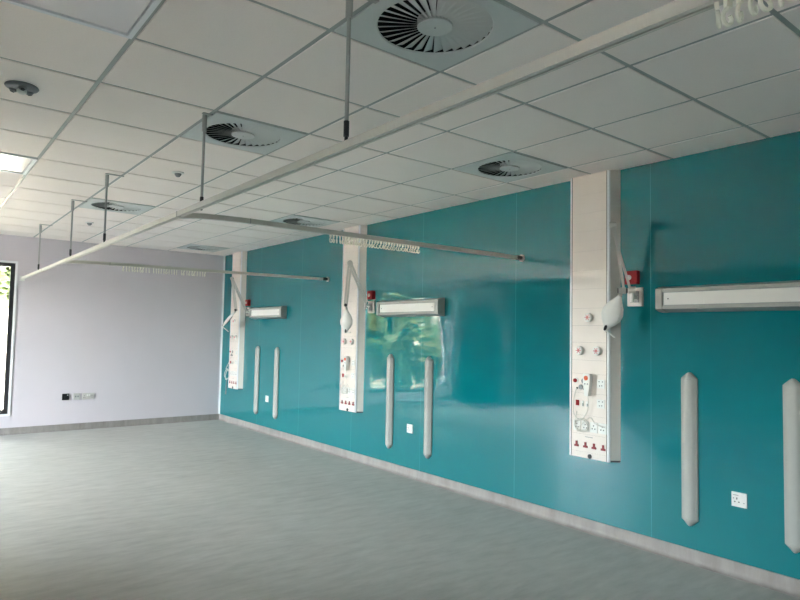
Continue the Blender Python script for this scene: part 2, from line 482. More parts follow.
# round multi-sensor detector
t = thing('smoke_detector', 'large round grey detector with moulded sensor bulges under the left ceiling tiles', 'smoke detector', (-3.61, 2.72, H-0.005), 'detectors on the ceiling'); DET = t; t.scale = (0.8, 0.8, 0.8)
bm = bmesh.new(); lathe(bm, (0, 0, 0), (0, 0, -1), [(0, 0), (0.092, 0), (0.096, 0.006), (0.090, 0.014), (0.07, 0.022), (0.03, 0.026), (0, 0.027)], 40); finish(bm, 'base', 'sensor', t, smooth=True)
for k in range(3):
    a = 2*PI*k/3 + 0.5
    bm = bmesh.new(); lathe(bm, (0.05*math.cos(a), 0.05*math.sin(a), -0.016), (0.35*math.cos(a), 0.35*math.sin(a), -1), [(0.026, 0), (0.025, 0.012), (0.016, 0.02), (0, 0.021)], 20)
    s = finish(bm, 'sensor', 'sensor', t, smooth=True)
    bm = bmesh.new(); lathe(bm, (0.057*math.cos(a), 0.057*math.sin(a), -0.0365), (0.35*math.cos(a), 0.35*math.sin(a), -1), [(0.013, 0), (0.012, 0.003), (0, 0.004)], 16); finish(bm, 'sensor_eye', 'dark', s, smooth=True)
bm = bmesh.new(); lathe(bm, (0, 0, -0.024), (0, 0, -1), [(0.03, 0), (0.028, 0.016), (0.015, 0.026), (0, 0.028)], 24); finish(bm, 'dome', 'plastic', t, smooth=True)

def small_sensor(label):
    t = thing('motion_detector', label, 'sensor', (0, 0, 0), 'small sensors on the ceiling tiles')
    bm = bmesh.new(); lathe(bm, (0, 0, 0), (0, 0, -1), [(0, 0), (0.045, 0), (0.045, 0.006), (0.03, 0.010), (0, 0.010)], 32); finish(bm, 'base', 'plastic', t, smooth=True)
    bm = bmesh.new(); lathe(bm, (0, 0, -0.009), (0, 0, -1), [(0.026, 0), (0.024, 0.012), (0.012, 0.026), (0, 0.028)], 24); finish(bm, 'dome', 'grey', t, smooth=True)
    return t
s0 = small_sensor('small ceiling sensor left of the second air diffuser, in the middle of its tile'); s0.location = (-2.42, 3.9, H-0.005)
dup(s0, (-2.42, 6.9, H-0.005), 'farther small ceiling sensor, towards the lilac wall beyond the fifth diffuser')

# ------------------------------------------------------------------ curtain rails
RX, RZ0, RZ1, RW = -2.832, 2.066, 2.096, 0.0145
t = thing('curtain_rail', 'long grey hanging curtain rail running the length of the room to the lilac wall', 'curtain rail', (RX, 0, RZ0))
bm = bmesh.new()
prism(bm, [(-RW, 0), (-RW, 0.030), (RW, 0.030), (RW, 0), (0.006, 0), (0.006, 0.012), (-0.002, 0.012), (-0.002, 0)], 'y', YB+0.02, YF-0.012)
finish(bm, 'rail', 'alu', t)
for y in (2.60, 7.13):
    bm = bmesh.new(); box(bm, -RW-0.002, RW+0.002, y-0.004, y+0.004, -0.001, 0.0315); finish(bm, 'joint_sleeve', 'rod', t)
bm = bmesh.new(); box(bm, -0.03, 0.03, YF-0.012, YF, -0.02, 0.045); finish(bm, 'wall_bracket', 'plastic', t, bevel=0.002)

def arc_rail(y_start, y_line, y_end):
    """starts alongside the long rail, sweeps round and runs across to the teal wall"""
    pts = [(RX+2*RW+0.002, y_start)]
    r = 0.42
    cx = RX+2*RW+0.002
    yl = y_line
    n = 14
    # quarter bend flattening out: leaves the long rail heading along -y and turns to +x
    for k in range(1, n+1):
        a = (PI/2)*k/n
        pts.append((cx + r*(1-math.cos(a)), yl + (y_start-yl)*(1-math.sin(a))))
    pts.append((-0.012, y_end)); return pts
def cross_rail(ys, yl, ye, label):
    t = thing('cross_rail', label, 'curtain rail', (0, 0, 0), 'cross rails from the long rail to the teal wall')
    path = arc_rail(ys, yl, ye)
    bm = bmesh.new(); sweep_rect(bm, path, 0.0135, RZ0+0.001, RZ1+0.001); finish(bm, 'rail', 'alu', t)
    bm = bmesh.new(); cyl(bm, (-0.016, ye, 2.083), (0, ye, 2.083), 0.028, n=24); fl = finish(bm, 'wall_flange', 'plastic', t, smooth=True)
    bm = bmesh.new(); cyl(bm, (-0.075, ye, 2.083), (-0.0165, ye, 2.083), 0.019, n=20); finish(bm, 'end_cap', 'dark', fl, smooth=True)
    bm = bmesh.new(); x = cx = -2.44; yy = yl + (ye-yl)*((x+2.43)/2.43)
    box(bm, x-0.003, x+0.003, yl-0.0145, yl+0.0145, RZ0, RZ1+0.001); finish(bm, 'joint_sleeve', 'rod', t)
    return t
C1 = (2.66, 2.525, 2.505); C2 = (6.02, 5.80, 5.57)
cross_rail(*C1, 'nearer grey cross rail, curving off the long rail and ending left of the nearest column')
cross_rail(*C2, 'farther grey cross rail, ending on the teal wall just left of the middle column')

def rod(x, y, label, zb=RZ1):
    t = thing('hanging_rod', label, 'rail hanger', (x, y, zb), 'hanging rods of the curtain rails')
    L = H - 0.0055 - zb
    bm = bmesh.new(); cyl(bm, (0, 0, 0.05), (0, 0, L-0.02), 0.0075, n=16); finish(bm, 'rod', 'rod', t, smooth=True)
    bm = bmesh.new(); cyl(bm, (0, 0, L-0.105), (0, 0, L-0.012), 0.013, n=20); finish(bm, 'top_sleeve', 'rod', t, smooth=True)
    bm = bmesh.new(); box(bm, -0.013, -2.7218-x+0.012, -0.012, 0.012, L-0.005, L); finish(bm, 'ceiling_plate', 'rod', t, bevel=0.001)
    bm = bmesh.new(); cyl(bm, (0, 0, 0), (0, 0, 0.022), 0.0065, n=12); cyl(bm, (0, 0, 0.02), (0, 0, 0.075), 0.010, n=16); finish(bm, 'rail_clamp', 'frame', t, smooth=True)
    return t
rod(RX, 0.895, 'nearest hanging rod, dropping in front of the large air diffuser')
rod(-2.755, 2.47, 'hanging rod beside the second diffuser, where the nearer cross rail curves off')
rod(RX, 4.32, 'third hanging rod from the camera, crossing a distant diffuser')
rod(RX, 5.62, 'hanging rod close before the farther cross rail, fourth from the camera')
rod(RX, 7.46, 'farthest hanging rod, nearest the window wall')

# curtain hooks left on the rails
def hook_mesh():
    bm = bmesh.new()
    box(bm, -0.004, 0.004, -0.0075, 0.0075, -0.016, 0.002)
    pts = [(0, 0, -0.008), (0, 0.002, -0.018), (0, 0.010, -0.026), (0, 0.013, -0.036), (0, 0.009, -0.045), (0, 0, -0.049), (0, -0.008, -0.045), (0, -0.011, -0.037), (0, -0.006, -0.030)]
    tube(bm, smooth_path(pts, 4), 0.0042, 6)
    return bm
hk = None
def hooks(pts, rz, name_label, group):
    global hk
    for (x, y) in pts:
        if hk is None:
            o = finish(hook_mesh(), 'curtain_hook', 'hook', None, smooth=True); hk = o
        else:
            o = hk.copy(); col.objects.link(o)
        o.location = (x, y, RZ0)
        o.rotation_euler = (random.uniform(-.12, .12), random.uniform(-.1, .1), rz + random.uniform(-.45, .45))
        tag(o, name_label, 'curtain hook', group)
def on_cross(C, x): return C[1] + (C[2]-C[1])*((x+2.4)/2.39)
hooks([(x, on_cross(C1, x)) for x in [-1.875 + 0.745*k/31 for k in range(32)]], 0, 'white plastic curtain hook in the long bunch under the nearer cross rail', 'hooks bunched on the nearer cross rail')
for (xa, xb, w) in ((-2.31, -2.065, 'left bunch'), (-2.02, -1.785, 'middle bunch'), (-1.735, -1.485, 'right bunch')):
    hooks([(x, on_cross(C2, x)) for x in [xa + (xb-xa)*k/9 for k in range(10)]], 0, 'white plastic curtain hook in the %s of three under the farther cross rail' % w, w + ' of hooks on the farther cross rail')
hooks([(RX+0.002, -0.375 - 0.0215*k) for k in range(9)], PI/2, 'white plastic curtain hook under the long rail, at the top right of the picture', 'hooks bunched on the long rail')

# ------------------------------------------------------------------ bed head units on the teal wall
UNITS = [0.785, 3.945, 7.105]
PLACE = ['nearest', 'middle', 'farthest']

# --- vertical trunking columns
CD = 0.07
SEAMS = [2.654, 2.499, 2.359, 2.222, 2.073, 1.929, 1.790, 1.646, 1.518, 1.393, 1.262, 1.162, 1.020, 0.857, 0.720, 0.590, 0.548]
def disc(y, z, r, t, key, name, parent, x0=-CD, n=28, prof=None):
    bm = bmesh.new()
    lathe(bm, (x0, y, z), (-1, 0, 0), prof or [(0, -0.003), (r, -0.003), (r, t*0.8), (r*0.88, t), (0, t)], n)
    return finish(bm, name, key, parent, smooth=True)
def slab(y, z, w, h, t, key, name, parent, x0=-CD, bev=0.0015):
    bm = bmesh.new(); box(bm, x0-t, x0+0.002, y-w/2, y+w/2, z-h/2, z+h/2); return finish(bm, name, key, parent, bevel=bev)
def make_column(label):
    t = thing('bedhead_trunking', label, 'medical trunking', (0, 0, 0), 'tall service columns on the teal wall')
    z0, z1 = 0.548, H-0.0055
    bm = bmesh.new()
    prism(bm, [(0, -0.217), (-CD+0.012, -0.1685), (-CD+0.012, 0.1685), (0, 0.217)], 'z', z0+0.012, z1); finish(bm, 'body', 'enamel', t)
    bm = bmesh.new(); prism(bm, [(0, -0.214), (-CD+0.016, -0.165), (-CD+0.016, 0.165), (0, 0.214)], 'z', z0, z0+0.0115); finish(bm, 'end_plate', 'frame', t)
    for s in (-1, 1):
        bm = bmesh.new(); prism(bm, [(-CD+0.012, s*0.153), (-CD-0.001, s*0.153), (-CD-0.001, s*0.163), (-CD+0.004, s*0.1695), (-CD+0.012, s*0.1725)], 'z', z0, z1)
        finish(bm, 'edge_strip', 'trim', t)
    bm = bmesh.new(); box(bm, -CD+0.0025, -CD+0.0115, -0.1525, 0.1525, z0+0.002, z1); finish(bm, 'joint_channel', 'slot', t)
    for za, zb in zip(SEAMS, SEAMS[1:]):
        za = min(za, z1)
        bm = bmesh.new(); box(bm, -CD, -CD+0.003, -0.146, 0.146, zb+0.0004, za-0.0004); finish(bm, 'cover_panel', 'panel', t, bevel=0.0006, segs=1)
    # gas outlets
    for y, z in ((-0.004, 1.577), (0.072, 1.332), (-0.078, 1.333)):
        g = disc(y, z, 0.033, 0.026, 'plastic', 'gas_outlet', t, n=32)
        bm = bmesh.new()
        lathe(bm, (-CD-0.026, y, z), (-1, 0, 0), [(0, -0.001), (0.012, -0.001), (0.012, 0.002), (0, 0.002)], 20)
        for k in range(6):
            a = k*PI/3; c = (y + 0.019*math.cos(a), z + 0.019*math.sin(a))
            lathe(bm, (-CD-0.026, c[0], c[1]), (-1, 0, 0), [(0, -0.001), (0.0045, -0.001), (0.0045, 0.0015), (0, 0.0015)], 8)
        finish(bm, 'outlet_dial', 'pink', g)
    # call and light controls
    b = disc(0.108, 1.108, 0.021, 0.006, 'plastic', 'call_point', t); disc(0.112, 1.108, 0.015, 0.010, 'red', 'call_button', b, x0=-CD-0.005)
    disc(0.040, 1.108, 0.020, 0.008, 'grey', 'control_knob', t); disc(0.066, 1.062, 0.018, 0.008, 'grey', 'control_knob', t)
    disc(0.099, 1.052, 0.008, 0.005, 'dark', 'jack_socket', t, n=14); disc(0.040, 1.049, 0.007, 0.005, 'dark', 'jack_socket', t, n=14)
    slab(0.094, 0.945, 0.024, 0.040, 0.008, 'red', 'rocker_switch', t); 
    for y in (0.049, 0.011):
        p = slab(y, 0.942, 0.018, 0.038, 0.006, 'plastic', 'rocker_switch', t); slab(y-0.004, 0.935, 0.006, 0.020, 0.008, 'grey', 'rocker_key', p, x0=-CD-0.001)
    for z in (1.096, 0.953):
        p = slab(-0.103, z, 0.062, 0.062, 0.004, 'plastic', 'data_outlet', t)
        bm = bmesh.new()
        for y, q in ((-0.118, 0.016), (-0.090, 0.016), (-0.113, -0.012), (-0.094, -0.014)):
            lathe(bm, (-CD-0.004, y, z+q), (-1, 0, 0), [(0, -0.001), (0.0042, -0.001), (0.0042, 0.001), (0, 0.001)], 8)
        finish(bm, 'pin_hole', 'frame', p)
    for y in (0.098, 0.026, -0.045, -0.117):
        p = slab(y, 0.778, 0.062, 0.074, 0.004, 'plastic', 'power_outlet', t)
        bm = bmesh.new()
        for dy, dz in ((0, 0.012), (0.011, -0.010), (-0.011, -0.010)):
            box(bm, -CD-0.0055, -CD-0.003, y+dy-0.0035, y+dy+0.0035, 0.778+dz-0.004, 0.778+dz+0.004)
        finish(bm, 'pin_hole', 'frame', p)
    # the row of red three-pin outlets
    for y in (0.102, 0.025, -0.047, -0.123):
        bm = bmesh.new()
        out = [(-0.018, -0.020), (0.018, -0.020), (0.018, -0.006), (0.0075, -0.004), (0.0075, 0.020), (-0.0075, 0.020), (-0.0075, -0.004), (-0.018, -0.006)]
        prism(bm, [(y+a, 0.643+b) for a, b in out], 'x', -CD-0.006, -CD+0.002); finish(bm, 'red_power_outlet', 'deepred', t)
    bm = bmesh.new(); box(bm, -CD-0.0008, -CD+0.001, -0.035, 0.03, 0.700, 0.704); finish(bm, 'rating_strip', 'grey', t)
    disc(-0.012, 0.565, 0.016, 0.008, 'dark', 'cable_gland', t, n=20)
    return t
COLY = [1.807, 4.982, 8.14]
clab = ['nearest tall white service column, with four red outlets, right of the cross rail end',
        'middle tall white service column, crossed by the nearer cross rail and its hooks',
        'farthest tall white service column, close to the lilac wall corner']
c0 = make_column(clab[0]); c0.location = (0, COLY[0], 0)
for i in (1, 2): dup(c0, (0, COLY[i], 0), clab[i])

# --- nurse call hand controls hanging on the columns
def handset(y, label):
    t = thing('call_handset', label, 'hand control', (-CD, y, 1.08), 'corded hand controls on the columns')
    bm = bmesh.new()
    out = [(-0.026, 0.085), (0.026, 0.085), (0.030, 0.06), (0.026, 0.0), (0.014, -0.075), (-0.014, -0.075), (-0.026, 0.0), (-0.030, 0.06)]
    prism(bm, out, 'x', -0.050, -0.012); finish(bm, 'body', 'plastic', t, bevel=0.006, segs=3, smooth=True)
    bm = bmesh.new(); box(bm, -0.0115, 0, -0.02, 0.02, 0.02, 0.07); finish(bm, 'holder', 'grey', t, bevel=0.002)
    bm = bmesh.new(); lathe(bm, (-0.050, 0.002, 0.054), (-1, 0, 0), [(0, -0.002), (0.017, -0.002), (0.017, 0.003), (0.012, 0.005), (0, 0.005)], 24); finish(bm, 'call_button', 'orange', t, smooth=True)
    for yy in (-0.011, 0.011):
        bm = bmesh.new(); lathe(bm, (-0.050, yy, 0.012), (-1, 0, 0), [(0, -0.002), (0.006, -0.002), (0.006, 0.0015), (0, 0.002)], 14); finish(bm, 'small_button', 'grey', t, smooth=True)
    # cord: down, round in a loose coil and back up to a jack
    p = [(-0.03, 0, -0.075), (-0.028, -0.002, -0.16), (-0.03, 0.03, -0.23), (-0.03, 0.085, -0.25), (-0.028, 0.125, -0.20), (-0.028, 0.120, -0.10), (-0.012, 0.112, -0.035), (-0.004, 0.112, -0.03)]
    q = [(-0.012, 0.108, -0.2)]
    for k in range(34):
        a = k*0.55
        q.append((-0.016-0.008*math.sin(a*1.7), 0.062+0.058*math.cos(a)+0.004*math.sin(3*a), -0.285+0.042*math.sin(a)-0.0006*k))
    q += [(-0.02, -0.01, -0.23), (-0.02, -0.05, -0.27), (-0.018, -0.11, -0.285), (-0.006, -0.128, -0.29)]
    bm = bmesh.new(); tube(bm, smooth_path(p, 6), 0.0028, 6); tube(bm, smooth_path(q, 3), 0.0024, 6); finish(bm, 'cord', 'enamel', t, smooth=True)
    return t
h0 = handset(COLY[0]-0.013, 'white hand control with orange button and looped cord on the nearest column')
dup(h0, (-CD, COLY[1]-0.013, 1.08), 'white hand control with looped cord on the middle column')
# on the farthest column only a coil of cord hangs, out over its left edge
t = thing('coiled_cord', 'white looped cord hanging off the left edge of the farthest column', 'cord', (-CD, COLY[2], 0.75))
bm = bmesh.new(); q = [(-0.004, 0.098, 0.28), (-0.02, 0.11, 0.2)]
for k in range(26):
    a = 1.2 + k*0.5; q.append((-0.024-0.012*math.sin(a*1.3), 0.165+0.075*math.cos(a), 0.02+0.075*math.sin(a)-0.0012*k))
q += [(-0.02, 0.04, 0.06), (-0.004, 0.02, 0.055)]
tube(bm, smooth_path(q, 4), 0.004, 6); finish(bm, 'cord', 'plastic', t, smooth=True)
bm = bmesh.new(); cyl(bm, (-0.02, 0.19, -0.06), (-0.02, 0.205, -0.30), 0.006, n=10); cyl(bm, (-0.02, 0.204, -0.26), (-0.02, 0.206, -0.305), 0.011, n=12); finish(bm, 'pull_handle', 'grey', t, smooth=True)

# --- bed head wall lights
def make_wall_light(label):
    t = thing('wall_light', label, 'wall light', (0, 0, 1.695), 'long bed head lights on the teal wall')
    h0_, h1_, D, L = 0.086, 0.067, 0.09, 0.49
    ins = 0.044
    bm = bmesh.new()     # body: a long wedge section
    prism(bm, [(0, -h0_), (-D+0.012, -h1_), (-D+0.012, h1_), (0, h0_)], 'y', -L+ins, L-ins); finish(bm, 'body', 'louvre', t)
    for s in (-1, 1):
        bm = bmesh.new()
        ys_ = sorted((s*(L-ins+0.0005), s*L))
        prism(bm, [(0, -h0_-0.002), (-D*0.55, -h0_+0.004), (-D, -h1_), (-D, h1_), (-D*0.55, h0_-0.004), (0, h0_+0.002)], 'y', *ys_); finish(bm, 'end_cap', 'bumper', t, bevel=0.004, smooth=True)
    bm = bmesh.new(); box(bm, -D+0.002, -D+0.0115, -L+ins+0.001, L-ins-0.001, -h1_, -h1_+0.022); box(bm, -D+0.002, -D+0.0115, -L+ins+0.001, L-ins-0.001, h1_-0.022, h1_); finish(bm, 'lens_frame', 'bumper', t, bevel=0.002)
    bm = bmesh.new(); box(bm, -D+0.005, -D+0.0115, -L+ins+0.012, L-ins-0.012, -h1_+0.0265, h1_-0.0265); ln = finish(bm, 'lens', 'lens', t)
    for y in (-L+0.085, L-0.085):
        bm = bmesh.new(); lathe(bm, (-D+0.005, y, 0), (-1, 0, 0), [(0, -0.001), (0.005, -0.001), (0.004, 0.0015), (0, 0.002)], 12); finish(bm, 'screw', 'frame', ln)
    return t
llab = ['long white wall light cut off by the right edge, above the nearest pair of bumpers',
        'long white wall light right of the middle service column',
        'smallest looking white wall light, right of the farthest service column']
w0 = make_wall_light(llab[0]); w0.location = (0, UNITS[0], 1.695)
for i in (1, 2): dup(w0, (0, UNITS[i]+(0, 0, -0.01)[i], 1.695), llab[i])

# --- vertical bumper strips
def make_bumper(label):
    t = thing('bumper_rail', label, 'wall bumper', (0, 0, 0.725), 'upright bumpers on the teal wall')
    hwid, D, L = 0.052, 0.042, 0.446
    sec = [(0, -hwid), (-0.014, -hwid), (-0.030, -0.036), (-0.038, -0.024), (-D, -0.010), (-D, 0.010), (-0.038, 0.024), (-0.030, 0.036), (-0.014, hwid), (0, hwid)]
    bm = bmesh.new(); prism(bm, sec, 'z', -L, L); finish(bm, 'strip', 'bumper', t, smooth=True)
    n = len(sec)
    for s in (-1, 1):
        bm = bmesh.new(); prev = None
        for h, kx, ky in ((0.0008, 1, 1), (0.005, 1, 1), (0.036, 0.72, 0.36), (0.044, 0.5, 0.16)):
            ring = [bm.verts.new((x*kx, y*ky, s*(L+h))) for x, y in sec]
            if prev is None: bm.faces.new(ring)
            else:
                for i in range(n): bm.faces.new((prev[i], prev[(i+1) % n], ring[(i+1) % n], ring[i]))
            prev = ring
        bm.faces.new(prev)
        finish(bm, 'end_cap', 'bumper', t, smooth=True)
    return t
b0 = None
for i, (ya, yb) in enumerate(((1.09, 0.487), (4.272, 3.658), (7.432, 6.828))):
    lp = [('upright white bumper left of the socket by the right edge, nearest bed space', 'upright white bumper cut off by the right edge of the picture'),
          ('upright grey white bumper left of the middle wall socket', 'upright grey white bumper right of the middle wall socket'),
          ('slim upright bumper left of the farthest wall socket, next to the farthest column', 'slim upright bumper right of the farthest wall socket')][i]
    for y, lb in zip((ya, yb), lp):
        if b0 is None: b0 = make_bumper(lb); b0.location = (0, y, 0.725)
        else: dup(b0, (0, y, 0.725), lb)

# --- low wall sockets
def make_socket(label, key='plastic'):
    t = thing('wall_socket', label, 'socket', (0, 0, 0), 'single sockets low on the teal wall')
    bm = bmesh.new(); box(bm, -0.010, 0, -0.043, 0.043, -0.043, 0.043); finish(bm, 'face_plate', key, t, bevel=0.003)
    bm = bmesh.new(); box(bm, -0.0135, -0.0095, -0.032, -0.012, -0.004, 0.026); finish(bm, 'rocker_switch', 'plastic', t, bevel=0.0015)
    bm = bmesh.new()
    for y, z, w, h in ((0.012, 0.006, 0.0035, 0.006), (0.024, -0.014, 0.0045, 0.0032), (0.000, -0.014, 0.0045, 0.0032)):
        box(bm, -0.0112, -0.0095, y-w, y+w, z-h, z+h)
    finish(bm, 'pin_hole', 'frame', t)
    bm = bmesh.new(); box(bm, -0.0112, -0.0095, 0.002, 0.034, 0.024, 0.028); box(bm, -0.0112, -0.0095, 0.028, 0.034, 0.002, 0.010); box(bm, -0.0112, -0.0095, -0.032, -0.026, -0.018, -0.012); finish(bm, 'marking', 'grey', t)
    return t
k0 = make_socket('white square socket between the two bumpers at the lower right'); k0.location = (0, UNITS[0]+0.004, 0.464)
dup(k0, (0, 3.937, 0.482), 'white square socket between the middle pair of bumpers')
dup(k0, (0, 7.10, 0.485), 'tiny white socket between the farthest pair of bumpers')

# --- red alarm units
def make_alarm(label):
    t = thing('alarm_unit', label, 'alarm', (0, 0, 0), 'red emergency call units beside the columns')
    bm = bmesh.new(); box(bm, -0.040, 0, -0.046, 0.046, -0.046, 0.046); finish(bm, 'housing', 'red', t, bevel=0.004)
    bm = bmesh.new(); lathe(bm, (-0.040, 0.012, 0), (-1, 0, 0), [(0, -0.002), (0.018, -0.002), (0.018, 0.005), (0.012, 0.008), (0, 0.008)], 24); finish(bm, 'pull_knob', 'plastic', t, smooth=True)
    return t
r0 = make_alarm('red square alarm unit above the lamp plate, right of the nearest column'); r0.location = (0, 1.487, 1.857)
dup(r0, (0, 4.632, 1.852), 'red square alarm unit right of the middle column')
dup(r0, (0, 7.80, 1.855), 'tiny red alarm unit right of the farthest column')

# --- articulated examination lamps
def lamp(label, py, pivot, elbow, wrist, neck, cen, tip, nrm, wid, wide, thick_=0.038):
    t = thing('examination_lamp', label, 'lamp', (0, py, 1.72), 'jointed examination lamps beside the columns')
    O = Vector((0, py, 1.72)); V = lambda p: Vector(p) - O
    pivot, elbow, wrist, neck, cen, tip = map(V, (pivot, elbow, wrist, neck, cen, tip))
    bm = bmesh.new(); box(bm, -0.020, 0, -0.055, 0.055, -0.065, 0.065); pl = finish(bm, 'wall_plate', 'enamel', t, bevel=0.004)
    bm = bmesh.new(); box(bm, -0.026, -0.019, -0.034, 0.030, -0.040, 0.040); finish(bm, 'socket_cover', 'grey', pl, bevel=0.002)
    bm = bmesh.new(); cyl(bm, (-0.02, pivot.y, pivot.z-0.05), (pivot.x, pivot.y, pivot.z-0.05), 0.016, n=16)
    cyl(bm, (pivot.x, pivot.y, pivot.z-0.085), (pivot.x, pivot.y, pivot.z), 0.014, n=16); finish(bm, 'pivot_post', 'plastic', t, smooth=True)
    wd = Vector(wide).normalized(); side = wd.cross(Vector((0, 0, 1))).normalized()
    def arm(a, b, name, off):
        bm = bmesh.new(); d = (b-a).normalized(); u = (wd - d*wd.dot(d)).normalized(); v = d.cross(u)
        for q in (-1, 1):
            o = side*off + u*(q*thick_*0.28)
            P = [a+o, b+o]; rings = []
            for p in P: rings.append([bm.verts.new(p + u*(x*thick_*0.22) + v*(y*0.008)) for x, y in ((-1, -1), (1, -1), (1, 1), (-1, 1))])
            bm.faces.new(rings[0][::-1]); bm.faces.new(rings[1])
            for k in range(4): bm.faces.new((rings[0][k], rings[0][(k+1) % 4], rings[1][(k+1) % 4], rings[1][k]))
        return finish(bm, name, 'arm', t, bevel=0.003)
    arm(pivot, elbow, 'lower_arm', -0.010); arm(elbow, wrist, 'upper_arm', 0.010)
    for c, nm, r in ((pivot, 'pivot_joint', 0.024), (elbow, 'elbow_joint', thick_*0.66), (wrist, 'wrist_joint', 0.022)):
        bm = bmesh.new(); cyl(bm, c - side*0.022, c + side*0.022, r, n=20); finish(bm, nm, 'arm', t, smooth=True)
    bm = bmesh.new(); cyl(bm, wrist - side*0.032, wrist - side*0.0245, 0.017, n=16); cyl(bm, wrist + side*0.0245, wrist + side*0.034, 0.017, n=16); finish(bm, 'clamp_knob', 'dark', t, smooth=True)
    bm = bmesh.new(); tube(bm, smooth_path([wrist, (wrist+neck)/2 + Vector((0, 0, 0.004)), neck], 5), 0.012, 10); finish(bm, 'neck', 'bumper', t, smooth=True)
    # head: flat tear-drop shell
    ax = (tip - neck); Ln = ax.length; ax.normalize()
    nr = Vector(nrm); nr = (nr - ax*nr.dot(ax)).normalized(); sd = ax.cross(nr)
    outline = [(0.0, 0.18), (0.12, 0.42), (0.28, 0.80), (0.45, 1.0), (0.60, 0.97), (0.74, 0.72), (0.86, 0.36), (0.94, 0.24), (1.0, 0.16)]
    bm = bmesh.new(); rings = []
    for u, w in outline:
        ring = []
        for k in range(16):
            a = 2*PI*k/16; thick = 0.030*(w**0.7) if math.sin(a) > 0 else 0.009
            ring.append(bm.verts.new(neck + ax*(u*Ln) + sd*(math.cos(a)*w*wid) + nr*(math.sin(a)*thick)))
        rings.append(ring)
    for a, b in zip(rings, rings[1:]):
        for k in range(16): bm.faces.new((a[k], a[(k+1) % 16], b[(k+1) % 16], b[k]))
    bm.faces.new(rings[0][::-1]); bm.faces.new(rings[-1])
    hd = finish(bm, 'lamp_head', 'plastic', t, smooth=True)
    bm = bmesh.new(); c = neck + ax*(0.5*Ln) - nr*0.008
    lathe(bm, c, -nr, [(0, 0), (wid*0.86, 0), (wid*0.84, 0.010), (wid*0.5, 0.012), (0, 0.012)], 28); finish(bm, 'lamp_rim', 'dark', hd, smooth=True)
    bm = bmesh.new(); c = neck + ax*(0.90*Ln) + nr*0.012
    b_ = [c + ax*(0.022*math.cos(a)) + sd*(0.010*math.sin(a)) for a in [2*PI*k/14 for k in range(14)]]
    A = [bm.verts.new(p) for p in b_]; B = [bm.verts.new(p + nr*0.006) for p in b_]
    bm.faces.new(A[::-1]); bm.faces.new(B)
    for k in range(14): bm.faces.new((A[k], A[(k+1) % 14], B[(k+1) % 14], B[k]))
    finish(bm, 'head_switch', 'dark', hd)
    return t, tip + O, ax
l1 = lamp('white jointed lamp with folded arms and tear-drop head beside the nearest column', 1.47, (-0.075, 1.455, 1.765), (-0.252, 1.492, 2.205), (-0.215, 1.443, 1.752), (-0.215, 1.462, 1.715), (-0.2, 1.53, 1.57), (-0.205, 1.585, 1.478), (-1, -0.45, 0.3), 0.074, (0.84, 0.54, 0), 0.03)
l2 = lamp('jointed lamp folded in an upside down V in front of the middle column', 4.635, (-0.09, 4.640, 1.785), (-0.288, 4.666, 2.184), (-0.300, 4.712, 1.730), (-0.300, 4.69, 1.68), (-0.3, 4.70, 1.548), (-0.300, 4.690, 1.425), (-0.85, -0.40, 0.1), 0.078, (-0.83, 0.55, 0), 0.046)
l3 = lamp('jointed lamp with its head tipped outwards in front of the farthest column', 7.80, (-0.09, 7.735, 1.765), (-0.27, 7.83, 2.205), (-0.255, 7.69, 1.735), (-0.262, 7.70, 1.705), (-0.31, 7.86, 1.58), (-0.335, 7.98, 1.482), (-0.45, -0.25, 0.75), 0.085, (-0.83, 0.55, 0))
# loose handles under the lamp heads
def handle_bar(l, d, ln):
    t, tip, ax = l
    bm = bmesh.new(); p = tip - ax*0.01 - t.location; q = p + Vector(d).normalized()*ln
    cyl(bm, p, q, 0.005, n=10); finish(bm, 'handle', 'plastic', t, smooth=True)
handle_bar(l1, (0.1, -0.62, -0.5), 0.085)
handle_bar(l2, (-0.1, -1, 0.0), 0.10)
handle_bar(l3, (0.3, -0.85, -0.5), 0.15)

# ------------------------------------------------------------------ plates on the lilac wall
def plate(x, z, w, h, key, name, label, cat, holes):
    t = thing(name, label, cat, (x, YF, z), 'plates low on the lilac wall')
    bm = bmesh.new(); box(bm, -w/2, w/2, -0.011, 0, -h/2, h/2); finish(bm, 'face_plate', key, t, bevel=0.003)
    for nm, k, x0, x1, z0, z1, d in holes:
        bm = bmesh.new(); box(bm, x0, x1, -0.011-d, -0.009, z0, z1); finish(bm, nm, k, t, bevel=0.001)
    return t
plate(-2.238, 0.466, 0.088, 0.088, 'dark', 'isolator_switch', 'black square switch plate low on the lilac wall', 'switch',
      [('indicator', 'plastic', 0.018, 0.032, 0.016, 0.030, 0.002), ('rocker_switch', 'dark', -0.014, 0.014, -0.022, 0.012, 0.005)])
plate(-2.098, 0.466, 0.088, 0.088, 'plate', 'data_socket', 'small white square socket plate between the black plate and the double socket', 'socket',
      [('port', 'grey', -0.024, -0.004, -0.012, 0.012, 0.001), ('port', 'grey', 0.006, 0.026, -0.012, 0.012, 0.001)])
plate(-1.952, 0.464, 0.150, 0.088, 'plate', 'double_socket', 'wide white double socket on the lilac wall, right of the square plates', 'socket',
      [('rocker_switch', 'plastic', -0.020, -0.004, 0.0, 0.026, 0.004), ('rocker_switch', 'plastic', 0.006, 0.022, 0.0, 0.026, 0.004),
       ('pin_hole', 'frame', -0.052, -0.047, 0.0, 0.012, 0.0008), ('pin_hole', 'frame', -0.062, -0.054, -0.020, -0.014, 0.0008), ('pin_hole', 'frame', -0.045, -0.037, -0.020, -0.014, 0.0008),
       ('pin_hole', 'frame', 0.047, 0.052, 0.0, 0.012, 0.0008), ('pin_hole', 'frame', 0.037, 0.045, -0.020, -0.014, 0.0008), ('pin_hole', 'frame', 0.054, 0.062, -0.020, -0.014, 0.0008)])

